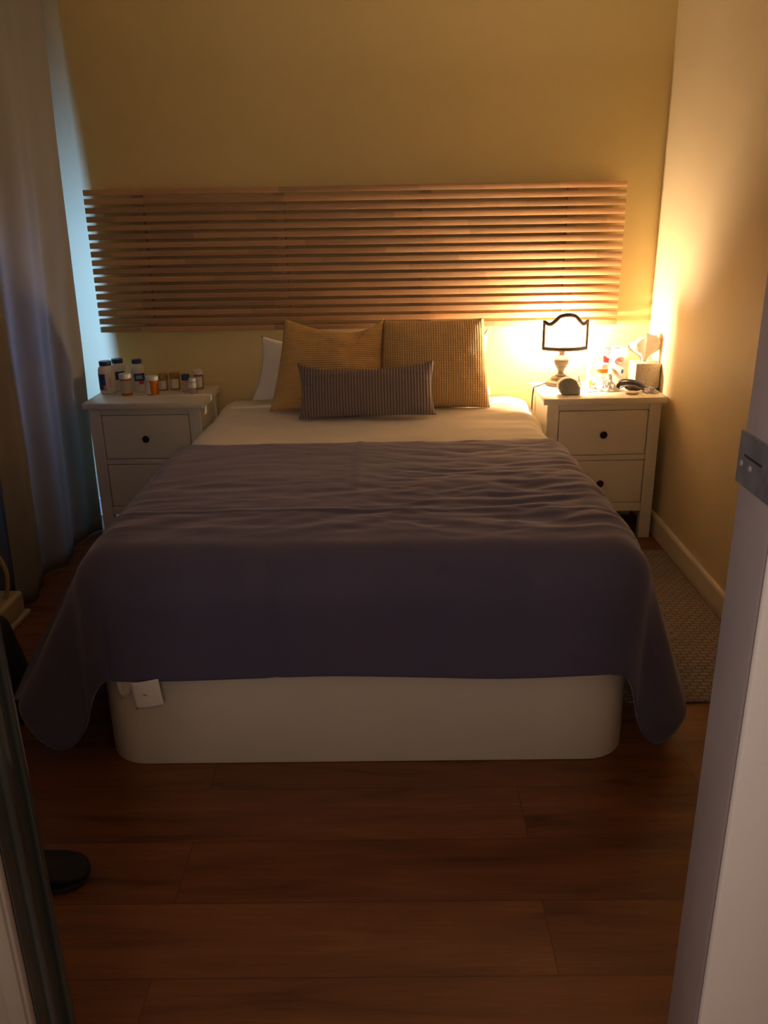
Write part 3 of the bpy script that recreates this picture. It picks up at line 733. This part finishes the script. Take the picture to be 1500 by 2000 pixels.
crumple('paper_tissue', 'flat crumpled white tissue beside the dropper bottle', 'tissue', (1.055, -.262, ZT), .040, .032, .016, M['tissue'], 8.4, .1)
t = thing('hair_clip', 'tiny dark clip lying in front of the crumpled tissue', 'clip', (1.035, -.318, ZT))
b = bmesh.new(); tube(b, [(-.008, 0, .002), (0, .001, .0028), (.008, 0, .002)], .002, 8, [.0012, .002, .0012]); finish('clip_body', b, M['grey_plastic'], t)
# dark straps in a tangle
t = thing('strap_bundle', 'tangled dark grey straps with a black pad in front of the tissue box', 'straps', (1.235, -.285, ZT))
def ribbon(pts, w, th=.003, m='strap', nm='strap'):
    b = bmesh.new(); tube(b, spline(pts, 8), w, 10, None, th/w); finish(nm, b, M[m], t)
ribbon([(-.062, .02, .008), (-.058, .022, .024), (-.030, .02, .030), (.0, .018, .030), (.03, .01, .022), (.048, .0, .010)], .009)
ribbon([(-.055, .03, .034), (-.040, .035, .043), (-.010, .035, .042), (.02, .03, .036), (.045, .02, .024), (.06, .012, .010)], .0085, .004)
ribbon([(-.05, .028, .030), (-.035, .03, .033), (-.015, .03, .035), (.004, .028, .034)], .006, .003, 'strap_light', 'strap_edge')
ribbon([(-.066, .0, .006), (-.05, .0, .018), (-.028, .0, .024), (-.01, .0, .020)], .006, .003, 'strap_light', 'strap_edge')
b = bmesh.new()
tmp = bmesh.new(); bmesh.ops.create_uvsphere(tmp, u_segments=24, v_segments=14, radius=1); join(b, tmp, Matrix.Translation((-.008, -.022, .0165)) @ Matrix.Rotation(.12, 4, 'Y') @ Matrix.Diagonal((.037, .016, .013, 1)))
finish('pad', b, M['strap'], t)
ribbon([(.02, -.018, .016), (.034, -.022, .012), (.05, -.026, .005)], .007, .004)
b = bmesh.new(); lathe(b, [(0, 0), (.022, 0), (.026, .004), (.025, .009), (.016, .012), (0, .0125)], 26)
o = finish('cotton_pad', b, M['beige'], None); o.location = (1.214, -.352, ZT); o.scale = (1.15, .8, 1)
tag(o, 'small round beige pad at the front edge below the dark straps', 'pad')
crumple('folded_cloth', 'grey crumpled cloth at the right front corner of the nightstand', 'cloth', (1.305, -.325, ZT), .032, .036, .026, M['greycloth'], 12.2, .2, .25)
# tissue box
t = thing('tissue_box', 'speckled cube tissue box with a white tissue pulled up, in the wall corner', 'tissue box', (1.308, -.185, ZT), .02)
b = bmesh.new(); box(b, -.055, .055, -.055, .055, 0, .112, .002, 2); finish('carton', b, M['speckle'], t)
b = bmesh.new(); lathe(b, [(0, 0), (.03, 0), (.03, .0008), (0, .0008)], 24); o = finish('opening', b, M['paper'], t); o.location = (0, 0, .1123); o.scale = (1, .6, 1)
b = bmesh.new()
def tis(u, v):
    a = (u-.5)*2; w = (.012+.075*sstep(0, .75, v)*(1-.55*sstep(.7, 1, v)))
    y = .018*math.sin(a*6+v*2)*(.25+v)+.008*fbm(a*3, v*3, 2)
    return Vector((-.010+a*w+.018*v, y, .1132+.128*v*(1-.22*abs(a)**1.5*(1 if a < 0 else .55))))
grid(b, 36, 26, tis); o = finish('tissue', b, M['tissue'], t, angle=3.2); solid(o, .0008)

# ------------------------------------------------------------------ floor things
b = bmesh.new(); box(b, .86, 1.345, -1.785, -.575, .0006, .009, .003, 2)
o = finish('rug_runner', b, M['rug']); tag(o, 'grey woven runner rug on the floor between the bed and the right wall', 'rug')
t = thing('appliance', 'cream box-shaped appliance with a curved tube handle on the floor by the curtain', 'appliance', (-1.318, -1.20, 0), -.02)
b = bmesh.new(); box(b, -.065, .062, -.12, .10, 0, .018, .005, 2); finish('foot_plate', b, M['cream_plastic'], t)
b = bmesh.new(); box(b, -.053, .050, -.105, .085, .0185, .105, .016, 4); finish('housing', b, M['cream_plastic'], t)
b = bmesh.new(); tube(b, spline([(.020, .0, .100), (.033, .01, .15), (.036, .015, .205), (.020, .015, .26), (-.015, .015, .305), (-.045, .01, .30), (-.052, .0, .24), (-.045, -.01, .10)], 10), .0085, 12); finish('handle_tube', b, M['cream_plastic'], t)

# soft black bag
t = thing('bag', 'black soft bag standing on the floor at the left picture edge', 'bag', (-1.115, -1.80, 0), .1)
b = bmesh.new()
rows = []
for k in range(22):
    v = k/21; z = .34*v; w = .145*(1-.36*v**1.6); d = .12*(1-.45*v); e = math.sqrt(max(0, 1-max(0, (v-.84)/.16)**2))
    row = []
    for i in range(40):
        a = 2*PI*i/40; c, s = math.cos(a), math.sin(a); q = (abs(c)**3+abs(s)**3)**(-1/3)
        row.append(b.verts.new((c*q*w*max(.02, e)+.006*fbm(c*2, s*2, z*6), s*q*d*max(.02, e)+.006*fbm(c*2+5, s*2, z*6), z)))
    rows.append(row)
for r1, r2 in zip(rows, rows[1:]):
    for i in range(40): b.faces.new((r1[i], r1[(i+1) % 40], r2[(i+1) % 40], r2[i]))
b.faces.new(rows[0]); b.faces.new(rows[-1])
finish('bag_body', b, M['black_cloth'], t, angle=3.2)
b = bmesh.new(); tube(b, spline([(-.05, 0, .33), (-.045, -.01, .37), (-.01, -.02, .385), (.025, -.01, .365), (.03, 0, .33)], 8), .007, 8); finish('handle', b, M['black_cloth'], t)
# black shoe by the doorway
t = thing('shoe', 'black slip-on shoe on the floor by the dark door frame', 'shoe', (-.705, -2.492, 0), .08)
def shoe_row(x, hw, h, z0, n=18):
    return [Vector((x, hw*math.cos(2*PI*i/n), z0+max(0, (h-z0)*(.5+.5*math.sin(2*PI*i/n))))) for i in range(n)]
b = bmesh.new(); rows = []
for x, hw, h in ((-.140, .010, .05), (-.136, .026, .075), (-.11, .036, .085), (-.06, .038, .080), (-.01, .041, .072), (.04, .047, .064), (.08, .049, .056), (.11, .044, .048), (.13, .031, .040), (.139, .012, .03)):
    rows.append([b.verts.new(p) for p in shoe_row(x, hw, h, .010)])
for r1, r2 in zip(rows, rows[1:]):
    for i in range(18): b.faces.new((r1[i], r1[(i+1) % 18], r2[(i+1) % 18], r2[i]))
b.faces.new(rows[0]); b.faces.new(rows[-1]); o = finish('upper', b, M['black_shoe'], t, angle=3.2)
b = bmesh.new(); rows = []
for z, k in ((0, .97), (.003, 1.03), (.010, 1.03), (.013, .98)):
    ring = []
    outl = [(-.138, .014), (-.11, .038), (-.03, .040), (.06, .050), (.10, .046), (.122, .034), (.131, .016)]
    pts = spline([(x, y, 0) for x, y in outl], 4); pts = pts+[Vector((p.x, -p.y, 0)) for p in pts[::-1]]
    rows.append([b.verts.new((p.x*k, p.y*k, z)) for p in pts])
for r1, r2 in zip(rows, rows[1:]):
    for i in range(len(r1)): b.faces.new((r1[i], r1[(i+1) % len(r1)], r2[(i+1) % len(r1)], r2[i]))
b.faces.new(rows[0]); b.faces.new(rows[-1]); finish('sole', b, M['black_shoe'], t, angle=.6)
